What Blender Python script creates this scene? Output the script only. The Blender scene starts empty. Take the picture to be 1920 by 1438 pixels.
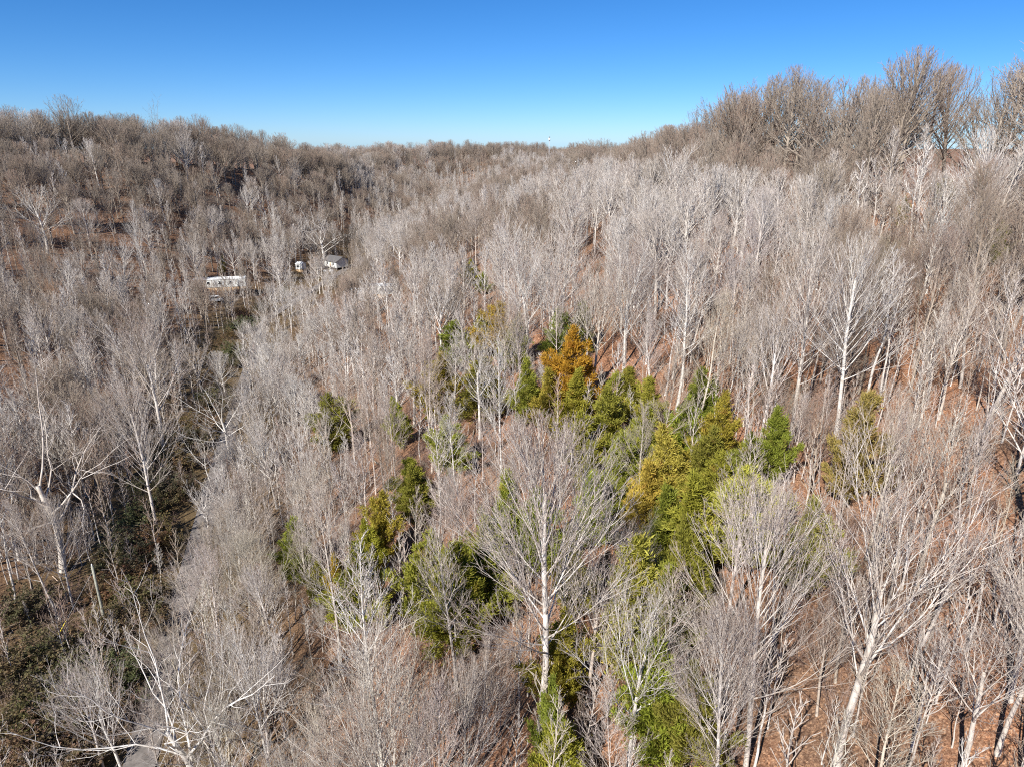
# Winter hollow seen from the air: bare hardwood slopes, red cedars, a few buildings in the valley.
import bpy, math, random
import numpy as np

# ---------------------------------------------------------------- camera, sky, sun, exposure
scn = bpy.context.scene
col = scn.collection
CAM_PITCH = 19.5
cam_data = bpy.data.cameras.new('camera')
cam_data.sensor_fit = 'HORIZONTAL'
cam_data.sensor_width = 36.0
cam_data.lens = 24.0
cam_data.clip_start = 0.5
cam_data.clip_end = 30000.0
cam = bpy.data.objects.new('camera', cam_data)
cam.location = (0.0, 0.0, 0.0)
cam.rotation_euler = (math.radians(90.0 - CAM_PITCH), 0.0, 0.0)
col.objects.link(cam)
scn.camera = cam

SUN_ELEV = 40.0
SUN_AZ = 212.0                      # compass style, from +Y towards +X: behind the camera, a little to its left
world = bpy.data.worlds.new('World')
scn.world = world
world.use_nodes = True
wn = world.node_tree
wn.nodes.clear()
sky = wn.nodes.new('ShaderNodeTexSky')
sky.sky_type = 'NISHITA'
sky.sun_disc = False
sky.sun_elevation = math.radians(SUN_ELEV)
sky.sun_rotation = math.radians(SUN_AZ)
sky.altitude = 1500.0
sky.air_density = 0.8
sky.dust_density = 0.5
sky.ozone_density = 10.0
hs = wn.nodes.new('ShaderNodeHueSaturation')
hs.inputs['Saturation'].default_value = 1.13
bg = wn.nodes.new('ShaderNodeBackground')
bg.inputs['Strength'].default_value = 0.088
wout = wn.nodes.new('ShaderNodeOutputWorld')
wn.links.new(sky.outputs[0], hs.inputs['Color'])
wn.links.new(hs.outputs[0], bg.inputs[0])
wn.links.new(bg.outputs[0], wout.inputs[0])

sun_data = bpy.data.lights.new('sun', 'SUN')
sun_data.energy = 5.0
sun_data.angle = math.radians(0.55)
sun_data.color = (1.0, 0.95, 0.88)
sun = bpy.data.objects.new('sun', sun_data)
_e, _a = math.radians(SUN_ELEV), math.radians(SUN_AZ)
from mathutils import Vector, Matrix, Euler
_d = Vector((math.sin(_a)*math.cos(_e), math.cos(_a)*math.cos(_e), math.sin(_e)))   # towards the sun
sun.rotation_euler = _d.to_track_quat('Z', 'Y').to_euler()
col.objects.link(sun)

scn.view_settings.view_transform = 'Standard'
scn.view_settings.look = 'None'
scn.view_settings.exposure = 0.6
scn.view_settings.gamma = 1.0
scn.view_settings.use_curve_mapping = False
scn.cycles.use_denoising = False
scn.cycles.max_bounces = 4
scn.cycles.diffuse_bounces = 1
scn.cycles.debug_use_spatial_splits = True
scn.cycles.glossy_bounces = 1
scn.cycles.transmission_bounces = 2
scn.cycles.pixel_filter_type = 'BLACKMAN_HARRIS'
scn.cycles.filter_width = 1.1
scn.cycles.caustics_reflective = False
scn.cycles.caustics_refractive = False

# ---------------------------------------------------------------- terrain shape
VALLEY = [(-5,-400,-61),(-22,-60,-61),(-33,20,-61),(-46,66,-60),(-64,131,-59),(-88,225,-57),(-80,311,-55),(-62,430,-52),(-50,540,-49),(-40,620,-43)]
RIDGE = [(160,-400,2),(132,-60,0),(112,60,-5),(94,140,-8),(66,200,-13.5),(47,320,-18),(46,500,-26),(62,680,-22),(0,725,-19),(-60,705,-21),
         (-112,640,-23),(-126,540,-25),(-121,450,-23),(-143,380,-14.5),(-160,330,-7),(-197,280,-7),(-232,180,-7),(-244,50,-8),(-255,-400,0)]
def _dense(poly, step):
    out = []
    for a, b in zip(poly[:-1], poly[1:]):
        a = np.array(a, float); b = np.array(b, float)
        n = max(1, int(np.linalg.norm(b[:2]-a[:2])/step))
        for i in range(n):
            out.append(a + (b-a)*i/n)
    out.append(np.array(poly[-1], float))
    return np.array(out)
_V = _dense(VALLEY, 9.0); _R = _dense(RIDGE, 9.0)
def _near(P, x, y):
    d2 = (x[:,None]-P[None,:,0])**2 + (y[:,None]-P[None,:,1])**2 + 1.0
    w = d2**-2.5
    return np.sqrt(d2.min(1)), (w*P[None,:,2]).sum(1)/w.sum(1)
def _inside(x, y):
    ins = np.zeros(x.shape, bool)
    n = len(RIDGE)
    for i in range(n):
        x0, y0, _ = RIDGE[i]; x1, y1, _ = RIDGE[(i+1) % n]
        if y0 == y1: continue
        c = ((y0 > y) != (y1 > y)) & (x < (x1-x0)*(y-y0)/(y1-y0) + x0)
        ins ^= c
    return ins
_prng = np.random.RandomState(7)
_LAT = _prng.rand(64, 64)
def vnoise(x, y):
    xi = np.floor(x).astype(int); yi = np.floor(y).astype(int)
    fx = x-xi; fy = y-yi
    fx = fx*fx*(3-2*fx); fy = fy*fy*(3-2*fy)
    g = lambda i, j: _LAT[i % 64, j % 64]
    return (g(xi,yi)*(1-fx)+g(xi+1,yi)*fx)*(1-fy) + (g(xi,yi+1)*(1-fx)+g(xi+1,yi+1)*fx)*fy
def height(x, y):
    x = np.atleast_1d(np.asarray(x, float)).ravel(); y = np.atleast_1d(np.asarray(y, float)).ravel()
    z = np.empty(x.shape)
    for s in range(0, len(x), 20000):
        xs = x[s:s+20000]; ys = y[s:s+20000]
        dv, zv = _near(_V, xs, ys); dr, zr = _near(_R, xs, ys)
        dve = np.maximum(dv-9.0, 0.0)
        t = dve/(dve+dr+1e-6)
        t = t*0.55 + 0.45*t*t*(3-2*t)
        zi = zv + (zr-zv)*t
        zo = zr - np.minimum(0.30*np.maximum(dr-4.0, 0), 42.0)
        zz = np.where(_inside(xs, ys), zi, zo)
        amp = np.clip(dve/35.0, 0.08, 1.0)
        zz = zz + amp*((vnoise(xs/46+3.3, ys/46+9.1)-0.5)*7.0 + (vnoise(xs/17+1.7, ys/17)-0.5)*2.2 + (vnoise(xs/5.5, ys/5.5+4)-0.5)*0.5)
        far = np.clip((np.hypot(xs, ys-300)-900)/2500.0, 0, 1)
        zz = zz + far*((vnoise(xs/900+5, ys/900+2)-0.5)*30.0 - 45.0)
        z[s:s+20000] = zz
    return z
def h1(x, y): return float(height(x, y)[0])

# ---------------------------------------------------------------- materials
def new_mat(name):
    m = bpy.data.materials.new(name); m.use_nodes = True
    nt = m.node_tree
    b = nt.nodes['Principled BSDF']
    b.inputs['Specular IOR Level'].default_value = 0.15
    return m, nt, b
def ramp(nt, stops, interp='LINEAR'):
    r = nt.nodes.new('ShaderNodeValToRGB'); e = r.color_ramp; e.interpolation = interp
    while len(e.elements) < len(stops): e.elements.new(0.5)
    for el, (p, c) in zip(e.elements, stops):
        el.position = p; el.color = (*c, 1.0)
    return r
def mixc(nt, a, b, fac, mode='MIX'):
    n = nt.nodes.new('ShaderNodeMix'); n.data_type = 'RGBA'; n.blend_type = mode
    for sock, v in ((n.inputs[0], fac), (n.inputs[6], a), (n.inputs[7], b)):
        if hasattr(v, 'is_linked') or hasattr(v, 'links'): nt.links.new(v, sock)
        elif isinstance(v, tuple): sock.default_value = (*v, 1.0)
        else: sock.default_value = v
    return n.outputs[2]
def noise(nt, scale, detail=4.0, rough=0.55, vec=None):
    n = nt.nodes.new('ShaderNodeTexNoise'); n.inputs['Scale'].default_value = scale
    n.inputs['Detail'].default_value = detail; n.inputs['Roughness'].default_value = rough
    if vec is not None: nt.links.new(vec, n.inputs['Vector'])
    return n
def bark_mat(name, stops, patch, patch_scale=1.3, rough=0.85):
    """Bark: each tree takes its own tone from the ramp; lichen and shadowless blotches of another tone lie on it."""
    m, nt, b = new_mat(name)
    oi = nt.nodes.new('ShaderNodeObjectInfo')
    r = ramp(nt, stops); nt.links.new(oi.outputs['Random'], r.inputs[0])
    tc = nt.nodes.new('ShaderNodeTexCoord')
    n = noise(nt, patch_scale, 5.0, 0.65, tc.outputs['Object'])
    k = ramp(nt, [(0.42, (0,0,0)), (0.68, (1,1,1))]); nt.links.new(n.outputs[0], k.inputs[0])
    cc = mixc(nt, r.outputs[0], patch, k.outputs[0])
    cc = mixc(nt, cc, oi.outputs['Color'], 1.0, 'MULTIPLY')
    nt.links.new(cc, b.inputs['Base Color']); b.inputs['Roughness'].default_value = rough
    return m
M = {}
M['bark_pale'] = bark_mat('bark_pale', [(0,(.68,.635,.58)),(.3,(.78,.74,.69)),(.5,(.52,.465,.41)),(.75,(.72,.67,.61)),(1,(.58,.52,.455))], (.42,.365,.31), 1.1)
M['bark_white'] = bark_mat('bark_white', [(0,(.80,.77,.72)),(1,(.70,.66,.60))], (.46,.41,.35), 1.1)
M['bark_brown'] = bark_mat('bark_brown', [(0,(.36,.30,.24)),(.4,(.44,.38,.31)),(.7,(.27,.22,.18)),(1,(.39,.32,.25))], (.22,.18,.14), 1.1)
M['bark_dark'] = bark_mat('bark_dark', [(0,(.07,.055,.045)),(1,(.10,.08,.065))], (.05,.045,.03))
M['twig_pale'] = bark_mat('twig_pale', [(0,(.48,.42,.37)),(.2,(.60,.55,.50)),(.4,(.40,.31,.26)),(.55,(.54,.48,.42)),(.7,(.43,.31,.26)),(.85,(.57,.52,.47)),(1,(.48,.42,.34))], (.37,.31,.27))
M['twig_brown'] = bark_mat('twig_brown', [(0,(.36,.28,.22)),(.2,(.46,.39,.32)),(.4,(.40,.26,.20)),(.55,(.31,.25,.20)),(.7,(.48,.41,.31)),(.85,(.43,.28,.21)),(1,(.30,.225,.18))], (.32,.255,.20))
M['brush'] = bark_mat('brush', [(0,(.36,.27,.22)),(.3,(.44,.37,.32)),(.5,(.36,.22,.17)),(.7,(.40,.33,.26)),(1,(.38,.24,.19))], (.28,.20,.16))
def leaf_mat(name, stops, dead, dead_amt=(.55,.75)):
    m, nt, b = new_mat(name)
    oi = nt.nodes.new('ShaderNodeObjectInfo')
    tc = nt.nodes.new('ShaderNodeTexCoord')
    n1 = noise(nt, 1.1, 3.0, 0.6, tc.outputs['Object']); n2 = noise(nt, 9.0, 2.0, 0.6, tc.outputs['Object'])
    r = ramp(nt, stops); nt.links.new(n2.outputs[0], r.inputs[0])
    k = ramp(nt, [(dead_amt[0],(0,0,0)),(dead_amt[1],(1,1,1))]); nt.links.new(n1.outputs[0], k.inputs[0])
    cc = mixc(nt, r.outputs[0], dead, k.outputs[0])
    cc = mixc(nt, cc, oi.outputs['Color'], 1.0, 'MULTIPLY')
    nt.links.new(cc, b.inputs['Base Color'])
    b.inputs['Roughness'].default_value = 0.6
    tl = nt.nodes.new('ShaderNodeBsdfTranslucent'); nt.links.new(cc, tl.inputs['Color'])
    mx = nt.nodes.new('ShaderNodeMixShader'); mx.inputs[0].default_value = 0.38
    nt.links.new(b.outputs[0], mx.inputs[1]); nt.links.new(tl.outputs[0], mx.inputs[2])
    nt.links.new(mx.outputs[0], nt.nodes['Material Output'].inputs['Surface'])
    return m
M['cedar'] = leaf_mat('cedar_foliage', [(.3,(.23,.245,.05)),(.5,(.37,.365,.075)),(.7,(.50,.46,.10))], (.50,.36,.12), (.56,.76))
M['shrub'] = leaf_mat('shrub_foliage', [(.3,(.10,.10,.042)),(.5,(.17,.155,.07)),(.7,(.26,.215,.11))], (.30,.21,.12), (.45,.66))
M['dry_leaf'] = leaf_mat('dry_leaf', [(.3,(.26,.09,.045)),(.5,(.34,.13,.06)),(.7,(.42,.20,.10))], (.30,.17,.09))

# forest floor: leaf litter, bare soil, dead grass on the valley flat with tree shade darkened into it
m, nt, b = new_mat('forest_floor')
tc = nt.nodes.new('ShaderNodeTexCoord')
n1 = noise(nt, 7.0, 6.0, 0.75, tc.outputs['Object'])
vo = nt.nodes.new('ShaderNodeTexVoronoi'); vo.inputs['Scale'].default_value = 6.5; nt.links.new(tc.outputs['Object'], vo.inputs['Vector'])
sp = nt.nodes.new('ShaderNodeSeparateColor'); nt.links.new(vo.outputs['Color'], sp.inputs[0])
lf = ramp(nt, [(.0,(.55,.50,.46)),(.35,(.85,.82,.80)),(.7,(1.05,1.0,.95)),(.88,(1.35,1.28,1.15)),(1.0,(1.7,1.65,1.5))]); nt.links.new(sp.outputs[0], lf.inputs[0])
r1 = ramp(nt, [(.30,(.10,.040,.022)),(.42,(.27,.125,.070)),(.54,(.42,.225,.135)),(.64,(.62,.42,.28))])
nt.links.new(n1.outputs[0], r1.inputs[0])
n2 = noise(nt, 0.07, 4.0, 0.6, tc.outputs['Object'])
r2 = ramp(nt, [(.40,(0,0,0)),(.64,(1,1,1))]); nt.links.new(n2.outputs[0], r2.inputs[0])
r1b = ramp(nt, [(.28,(.09,.052,.034)),(.5,(.24,.145,.095)),(.72,(.42,.30,.21))]); nt.links.new(n1.outputs[0], r1b.inputs[0])
al = nt.nodes.new('ShaderNodeAttribute'); al.attribute_name = 'dull'
ml = nt.nodes.new('ShaderNodeMath'); ml.operation = 'MAXIMUM'; nt.links.new(r2.outputs[0], ml.inputs[0]); nt.links.new(al.outputs['Fac'], ml.inputs[1])
c1 = mixc(nt, r1.outputs[0], r1b.outputs[0], ml.outputs[0])
at = nt.nodes.new('ShaderNodeAttribute'); at.attribute_name = 'flat'
r3 = ramp(nt, [(.28,(.06,.045,.025)),(.5,(.15,.11,.06)),(.72,(.27,.20,.12))]); nt.links.new(n1.outputs[0], r3.inputs[0])  # valley flat tones, darkened to stand in for the trees' shade
c2 = mixc(nt, c1, r3.outputs[0], at.outputs['Fac'])
c2 = mixc(nt, c2, lf.outputs[0], 0.85, 'MULTIPLY')
nt.links.new(c2, b.inputs['Base Color']); b.inputs['Roughness'].default_value = 0.95
bp = nt.nodes.new('ShaderNodeBump'); bp.inputs['Strength'].default_value = 1.0; bp.inputs['Distance'].default_value = 0.12
ad = nt.nodes.new('ShaderNodeMath'); ad.operation = 'ADD'; nt.links.new(n1.outputs[0], ad.inputs[0]); nt.links.new(sp.outputs[1], ad.inputs[1])
nt.links.new(ad.outputs[0], bp.inputs['Height']); nt.links.new(bp.outputs[0], b.inputs['Normal'])
M['floor'] = m
def plain(name, c, rough=0.7, var=0.15, scale=3.0):
    m, nt, b = new_mat(name)
    tc = nt.nodes.new('ShaderNodeTexCoord'); n = noise(nt, scale, 5.0, 0.6, tc.outputs['Object'])
    k = ramp(nt, [(.3, tuple(v*(1-var) for v in c)), (.7, tuple(min(1, v*(1+var)) for v in c))]); nt.links.new(n.outputs[0], k.inputs[0])
    nt.links.new(k.outputs[0], b.inputs['Base Color']); b.inputs['Roughness'].default_value = rough
    return m
M['asphalt'] = plain('asphalt', (.20,.18,.165), 0.9, 0.45, 0.8)
M['white_metal'] = plain('white_metal', (.74,.75,.74), 0.45, 0.06)
M['white_siding'] = plain('white_siding', (.70,.71,.68), 0.6, 0.08)
M['shingle'] = plain('shingle', (.13,.125,.125), 0.9, 0.2, 6.0)
M['tan_board'] = plain('tan_board', (.55,.38,.23), 0.8, 0.15)
M['pole_wood'] = plain('pole_wood', (.33,.33,.27), 0.9, 0.25, 5.0)
M['steel'] = plain('steel', (.45,.46,.47), 0.4, 0.1)
M['yellow'] = plain('yellow_plastic', (.75,.60,.05), 0.4, 0.05)
M['blue_tarp'] = plain('blue_tarp', (.08,.12,.32), 0.5, 0.2)
M['dark_glass'] = plain('dark_glass', (.02,.025,.03), 0.1, 0.1)
M['water'] = plain('creek_water', (.05,.05,.045), 0.08, 0.2)
M['dead_wood'] = plain('dead_wood', (.52,.40,.31), 0.9, 0.3, 2.0)
M['car_paint'] = plain('car_paint', (.78,.79,.80), 0.25, 0.03)
M['rubber'] = plain('rubber', (.03,.03,.03), 0.8, 0.1)

# ---------------------------------------------------------------- mesh helpers
def raw_mesh(name, v, f, mat, smooth=True):
    """v (n,3) float array, f (m,3) or (m,4) int array"""
    me = bpy.data.meshes.new(name)
    v = np.asarray(v, np.float32); f = np.asarray(f, np.int32)
    k = f.shape[1]
    me.vertices.add(len(v)); me.vertices.foreach_set('co', v.ravel())
    me.loops.add(f.size); me.loops.foreach_set('vertex_index', f.ravel())
    me.polygons.add(len(f))
    me.polygons.foreach_set('loop_start', np.arange(0, f.size, k, dtype=np.int32))
    me.polygons.foreach_set('loop_total', np.full(len(f), k, np.int32))
    if smooth: me.polygons.foreach_set('use_smooth', np.ones(len(f), bool))
    me.update(calc_edges=True)
    me.materials.append(mat)
    return me
class Tubes:
    """gathers tapering polylines and skins them all at once"""
    def __init__(s): s.b = {}
    def add(s, pts, rad, k):
        s.b.setdefault((len(pts), k), ([], [])); q = s.b[(len(pts), k)]; q[0].append(pts); q[1].append(rad)
    def arrays(s):
        V, F, off = [], [], 0
        for (n, k), (pl, rl) in s.b.items():
            P = np.array(pl, float); R = np.array(rl, float); B = len(P)
            T = np.empty_like(P); T[:,1:-1] = P[:,2:]-P[:,:-2]; T[:,0] = P[:,1]-P[:,0]; T[:,-1] = P[:,-1]-P[:,-2]
            T /= np.linalg.norm(T, axis=2, keepdims=True)+1e-9
            g = P[:,-1]-P[:,0]; ref = np.zeros_like(g); ref[np.arange(B), np.abs(g).argmin(1)] = 1.0
            U = np.cross(T, ref[:,None,:]); U /= np.linalg.norm(U, axis=2, keepdims=True)+1e-9
            W = np.cross(T, U)
            a = np.arange(k)*2*np.pi/k
            ring = P[:,:,None,:] + R[:,:,None,None]*(U[:,:,None,:]*np.cos(a)[None,None,:,None] + W[:,:,None,:]*np.sin(a)[None,None,:,None])
            V.append(ring.reshape(-1, 3))
            base = off + (np.arange(B)[:,None,None]*n + np.arange(n-1)[None,:,None])*k
            j = np.arange(k)[None,None,:]; j2 = (j+1) % k
            q = np.stack([base+j, base+j2, base+k+j2, base+k+j], -1).reshape(-1, 4)
            F.append(q); off += B*n*k
        return np.concatenate(V), np.concatenate(F)
    def mesh(s, name, mat): return raw_mesh(name, *s.arrays(), mat)
    def stout(s): return np.concatenate([np.full(len(pl)*(n-1)*k, 0 if k > 3 else 1, np.int32) for (n, k), (pl, rl) in s.b.items()])
    def crown(s, name, bark, twig):
        me = raw_mesh(name, *s.arrays(), bark); me.materials.append(twig)
        me.polygons.foreach_set('material_index', s.stout()); return me

def _n(v):
    l = math.sqrt(v[0]*v[0]+v[1]*v[1]+v[2]*v[2]) or 1e-9
    return (v[0]/l, v[1]/l, v[2]/l)
def _side(rng, d, ang, phi):
    """direction at angle ang from d, turned phi about it"""
    a = (0,0,1) if abs(d[2]) < 0.9 else (1,0,0)
    u = _n((d[1]*a[2]-d[2]*a[1], d[2]*a[0]-d[0]*a[2], d[0]*a[1]-d[1]*a[0]))
    w = (d[1]*u[2]-d[2]*u[1], d[2]*u[0]-d[0]*u[2], d[0]*u[1]-d[1]*u[0])
    s, c = math.sin(ang), math.cos(ang); cp, sp = math.cos(phi), math.sin(phi)
    return _n(tuple(d[i]*c + (u[i]*cp+w[i]*sp)*s for i in range(3)))
def _path(rng, p, d, L, n, wander, trop):
    pts = [p]; st = L/(n-1); g = rng.gauss
    for i in range(n-1):
        d = _n((d[0]+g(0,wander), d[1]+g(0,wander), d[2]+g(0,wander)+trop))
        p = (p[0]+d[0]*st, p[1]+d[1]*st, p[2]+d[2]*st); pts.append(p)
    return pts
def _at(pts, t):
    k = t*(len(pts)-1); i = min(int(k), len(pts)-2); f = k-i; a, b = pts[i], pts[i+1]
    return (tuple(a[j]+(b[j]-a[j])*f for j in range(3)), _n((b[0]-a[0], b[1]-a[1], b[2]-a[2])))

# crown habits; lengths are shares of the tree's height (limbs) or of the parent branch (below that)
HABIT = {
 'poplar':  dict(r=.0095, end=1.0, c0=.34, nl=30, la=(52,24), ll=(.34,.09), n2=8,  n3=4, n4=1, a=(27,29,32), l=(.50,.50,.5), wt=.028, w=(.05,.07,.10), tr=(.09,.09,.07)),
 'fan':     dict(r=.0104, end=.80, c0=.30, nl=32, la=(54,14), ll=(.48,.34), n2=8,  n3=4, n4=2, a=(21,25,28), l=(.52,.48,.46), wt=.024, w=(.04,.06,.09), tr=(.06,.08,.07), ell=(.33,.41,.61)),
 'forked':  dict(r=.0104, end=.62, c0=.32, nl=12, la=(50,14), ll=(.47,.46), n2=9,  n3=4, n4=2, a=(29,31,34), l=(.46,.46,.48), wt=.03, w=(.08,.10,.13), tr=(.09,.08,.06)),
 'syca':    dict(r=.0150, end=.45, c0=.24, nl=8,  la=(66,20), ll=(.62,.60), n2=8,  n3=5, n4=2, a=(46,46,46), l=(.40,.40,.42), wt=.06, w=(.20,.22,.22), tr=(.09,.05,.02)),
 'slender': dict(r=.0075, end=1.0, c0=.40, nl=18, la=(46,24), ll=(.25,.07), n2=6,  n3=3, n4=1, a=(28,30,32), l=(.52,.5,.5), wt=.045, w=(.07,.09,.12), tr=(.11,.09,.07)),
 'dome':    dict(r=.0135, end=.62, c0=.26, nl=20, la=(70,14), ll=(.52,.50), n2=9,  n3=5, n4=2, a=(29,31,33), l=(.46,.46,.46), wt=.03, w=(.07,.09,.12), tr=(.07,.06,.05), ell=(.40,.37,.63)),
}
def make_tree(habit, seed, H, detail=1.0, levels=4, fat=1.0):
    """returns (trunk Tubes, [limb Tubes])"""
    h = HABIT[habit]; rng = random.Random(seed)
    tr = Tubes(); limbs = []
    R = h['r']*H*rng.uniform(.9, 1.12)*(1.4 if fat > 1.9 else 1.0)
    L = H*h['end']
    tp = _path(rng, (0,0,-0.6), (rng.gauss(0,.03), rng.gauss(0,.03), 1), L+.6, 12, h['wt'], .03)
    ox, oy, oz = tp[-1][0]*.85, tp[-1][1]*.85, tp[-1][2]+.6       # a trunk ends up nearly over its foot
    tp = [(p[0]-ox*(p[2]+.6)/oz, p[1]-oy*(p[2]+.6)/oz, p[2]) for p in tp]
    rt = 0.10 if h['end'] > .9 else 0.55
    def rad(t): return R*((1-t)*1.0 + t*rt) * (1 + .35*max(0, 1-t*14))
    tr.add(tp, [rad(i/11.0) for i in range(12)], 9)
    rmin = 0.0080*fat
    el = h.get('ell')
    def outside(p, k=1.0):
        return el is not None and (p[0]*p[0]+p[1]*p[1])/(el[0]*H*k)**2 + ((p[2]-el[2]*H)/(el[1]*H*k))**2 > 1.0
    def sub(tb, pts, r0, length, lev):
        cnt = (h['n2'], h['n3'], h['n4'])[lev-2]
        cnt = max(1, int(round(cnt*detail*rng.uniform(.75, 1.25))))
        ang = h['a'][lev-2]; lr = h['l'][lev-2]; w = h['w'][lev-2]; trp = h['tr'][lev-2]
        phi = rng.uniform(0, 6.28)
        for i in range(cnt):
            t = .18 + .80*(i+rng.random())/cnt if lev == 2 else .25 + .75*(i+rng.random())/cnt
            t = min(t, .99)
            p, d = _at(pts, t)
            phi += 2.4+rng.gauss(0,.4)
            nd = _side(rng, d, math.radians(ang*rng.uniform(.65, 1.3)), phi)
            if nd[2] < -.25: nd = _n((nd[0], nd[1], -nd[2]*.3))
            ln = length*lr*rng.uniform(.7, 1.25)*(1.12-.62*t)
            rr = max((.017 if lev == 2 else .0105)*fat if lev < 4 else rmin, min(r0*(1-.75*t)*.62, r0*.7)*rng.uniform(.7, 1.0))
            if lev == 4 or (lev == 3 and levels == 3):
                q = _path(rng, p, nd, ln, 3, w, trp)
                if outside(q[-1], 1.04): q = _path(rng, p, nd, ln*.5, 3, w, trp)
                rr = max(rmin, min(rr, .014*fat)); tb.add(q, [rr, rr*.8, rr*.45], 3)
            else:
                npt = 5 if lev == 2 else 4
                q = _path(rng, p, nd, ln, npt, w, trp)
                for _k in range(3):
                    if not outside(q[-1], 1.0): break
                    ln *= .62; q = _path(rng, p, nd, ln, npt, w, trp)
                e = max(rmin*.9, rr*.30)
                tb.add(q, [rr+(e-rr)*j/(npt-1) for j in range(npt)], 4 if lev == 2 else 3)
                sub(tb, q, rr, ln, lev+1)
    phi = rng.uniform(0, 6.28); nl = h['nl']
    for i in range(nl):
        u = (i+rng.random()*.8)/nl
        t = h['c0']/h['end'] + (0.985-h['c0']/h['end'])*u
        if t > .985: t = .985
        p, d = _at(tp, t)
        phi += 2.4+rng.gauss(0,.35)
        an = h['la'][0]+(h['la'][1]-h['la'][0])*u
        nd = _side(rng, d, math.radians(an*rng.uniform(.8, 1.2)), phi)
        ln = H*(h['ll'][0]+(h['ll'][1]-h['ll'][0])*u)*rng.uniform(.72, 1.15)
        if h['end'] > .9 and u < .25: ln *= .6+1.6*u            # the lowest limbs are short or shed
        r0 = rad(t)*((.40 if h['end'] > .9 else .52) if fat > 1.9 or habit == 'syca' else (.31 if h['end'] > .75 else .42))*rng.uniform(.65, 1.15)
        r0 = max(r0, .026*fat)
        tb = Tubes()
        q = _path(rng, p, nd, ln, 8, h['w'][0]*.75, h['tr'][0]*.9)
        for _k in range(6):
            if not outside(q[-1], .96): break
            ln *= .84; q = _path(rng, p, nd, ln, 8, h['w'][0]*.75, h['tr'][0]*.9)
        e = max(rmin, r0*.14)
        tb.add(q, [r0*(1+.25*max(0,1-j)) + (e-r0)*j/7 for j in range(8)], 6)
        sub(tb, q, r0, ln, 2)
        limbs.append(tb)
    if h['end'] > .9:                                            # leader's own top twigs
        limbs[-1].b and sub(limbs[-1], tp[8:], rad(.75), L*.3, 3)
    return tr, limbs
def merge(tubes):
    o = Tubes()
    for t in tubes:
        for k, (a, b) in t.b.items():
            o.b.setdefault(k, ([], [])); o.b[k][0].extend(a); o.b[k][1].extend(b)
    return o
def sprays(rng, C, O, per, length, width, spread):
    """flat leafy sprays: at each centre C, `per` narrow leaf faces fanned about the direction O"""
    N = len(C)
    C = np.repeat(C, per, 0); O = np.repeat(O, per, 0)
    D = O + rng.normal(0, spread, (N*per, 3)); D /= np.linalg.norm(D, axis=1, keepdims=True)
    S = np.cross(D, rng.normal(0, 1, (N*per, 3))); S /= np.linalg.norm(S, axis=1, keepdims=True)+1e-9
    L = length*rng.uniform(.6, 1.35, (N*per, 1)); W = width*rng.uniform(.6, 1.3, (N*per, 1))
    B = C + rng.normal(0, length*.28, (N*per, 3))
    V = np.stack([B-S*W*.25, B+D*L*.55-S*W*.6, B+D*L, B+D*L*.5+S*W*.6], 1).reshape(-1, 3)
    F = np.arange(N*per*4).reshape(-1, 4)
    return V, F
def make_cedar(seed, H, R, full=1.0, squat=.8, skew=0.0):
    """returns trunk Tubes, foliage (v, f)"""
    rng = random.Random(seed); nr = np.random.RandomState(seed)
    tr = Tubes(); tp = _path(rng, (0,0,-.4), (0,0,1), H*.97, 7, .03, .02)
    tr.add(tp, [.13*H/9*(1-.9*i/6) for i in range(7)], 6)
    Cs, Os = [], []
    nb = int(84*full)
    for i in range(nb):
        u = (i+rng.random())/nb; u = .10+.90*u
        p, _ = _at(tp, min(u, .99)); phi = i*2.399+rng.gauss(0,.5)
        lob = 1+.25*math.sin(phi*2+seed)+.20*math.sin(phi*3+u*9)
        L = R*min(1.0, ((1-u)**squat)*1.30+.015)*lob*rng.uniform(.35, 1.35)*(1 if u > .22 else .5+2.3*u)
        d = _n((math.cos(phi), math.sin(phi), .38+.95*u+rng.gauss(0,.1)))
        q = _path(rng, p, d, L, 4, .08, .08)
        tr.add(q, [.035*(1-.6*u), .028*(1-.6*u), .018, .008], 3)
        m = max(3, int(L*14*full))
        for j in range(m):
            t = rng.uniform(.16, 1)**.62
            c, dd = _at(q, min(t, .99))
            s = .06+.15*L*(1.12-t)
            Cs.append((c[0]+rng.gauss(0,s), c[1]+rng.gauss(0,s), c[2]+rng.gauss(0,s*.5)))
            Os.append(_n((dd[0]+rng.gauss(0,.3), dd[1]+rng.gauss(0,.3), dd[2]*.6+.55)))
    V, F = sprays(nr, np.array(Cs), np.array(Os), 9, .42, .07, .38)
    return tr, (V, F)
def make_bush(seed, H, R, leafy=0.0, stems=26):
    rng = random.Random(seed); nr = np.random.RandomState(seed)
    tb = Tubes(); Cs, Os = [], []
    for i in range(stems):
        phi = rng.uniform(0, 6.28); a = math.radians(rng.uniform(4, 52)); L = H*rng.uniform(.55, 1.1)
        d = (math.cos(phi)*math.sin(a), math.sin(phi)*math.sin(a), math.cos(a))
        p = (rng.gauss(0, R*.35), rng.gauss(0, R*.35), -.15)
        q = _path(rng, p, d, L, 5, .10, .02); r = rng.uniform(.014, .028)
        tb.add(q, [r, r*.85, r*.7, r*.5, r*.3], 3)
        for j in range(7):
            t = rng.uniform(.3, .98); c, dd = _at(q, t)
            nd = _side(rng, dd, math.radians(rng.uniform(22, 60)), rng.uniform(0, 6.28))
            w = _path(rng, c, nd, L*rng.uniform(.15, .36), 3, .16, .04); tb.add(w, [.011, .009, .006], 3)
            if leafy:
                for _ in range(int(6*leafy)):
                    cc, d3 = _at(w, rng.random()*.99); Cs.append(tuple(x+rng.gauss(0,.12) for x in cc)); Os.append(d3)
    return tb, (sprays(nr, np.array(Cs), np.array(Os), 4, .20, .15, .9) if Cs else None)

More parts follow.
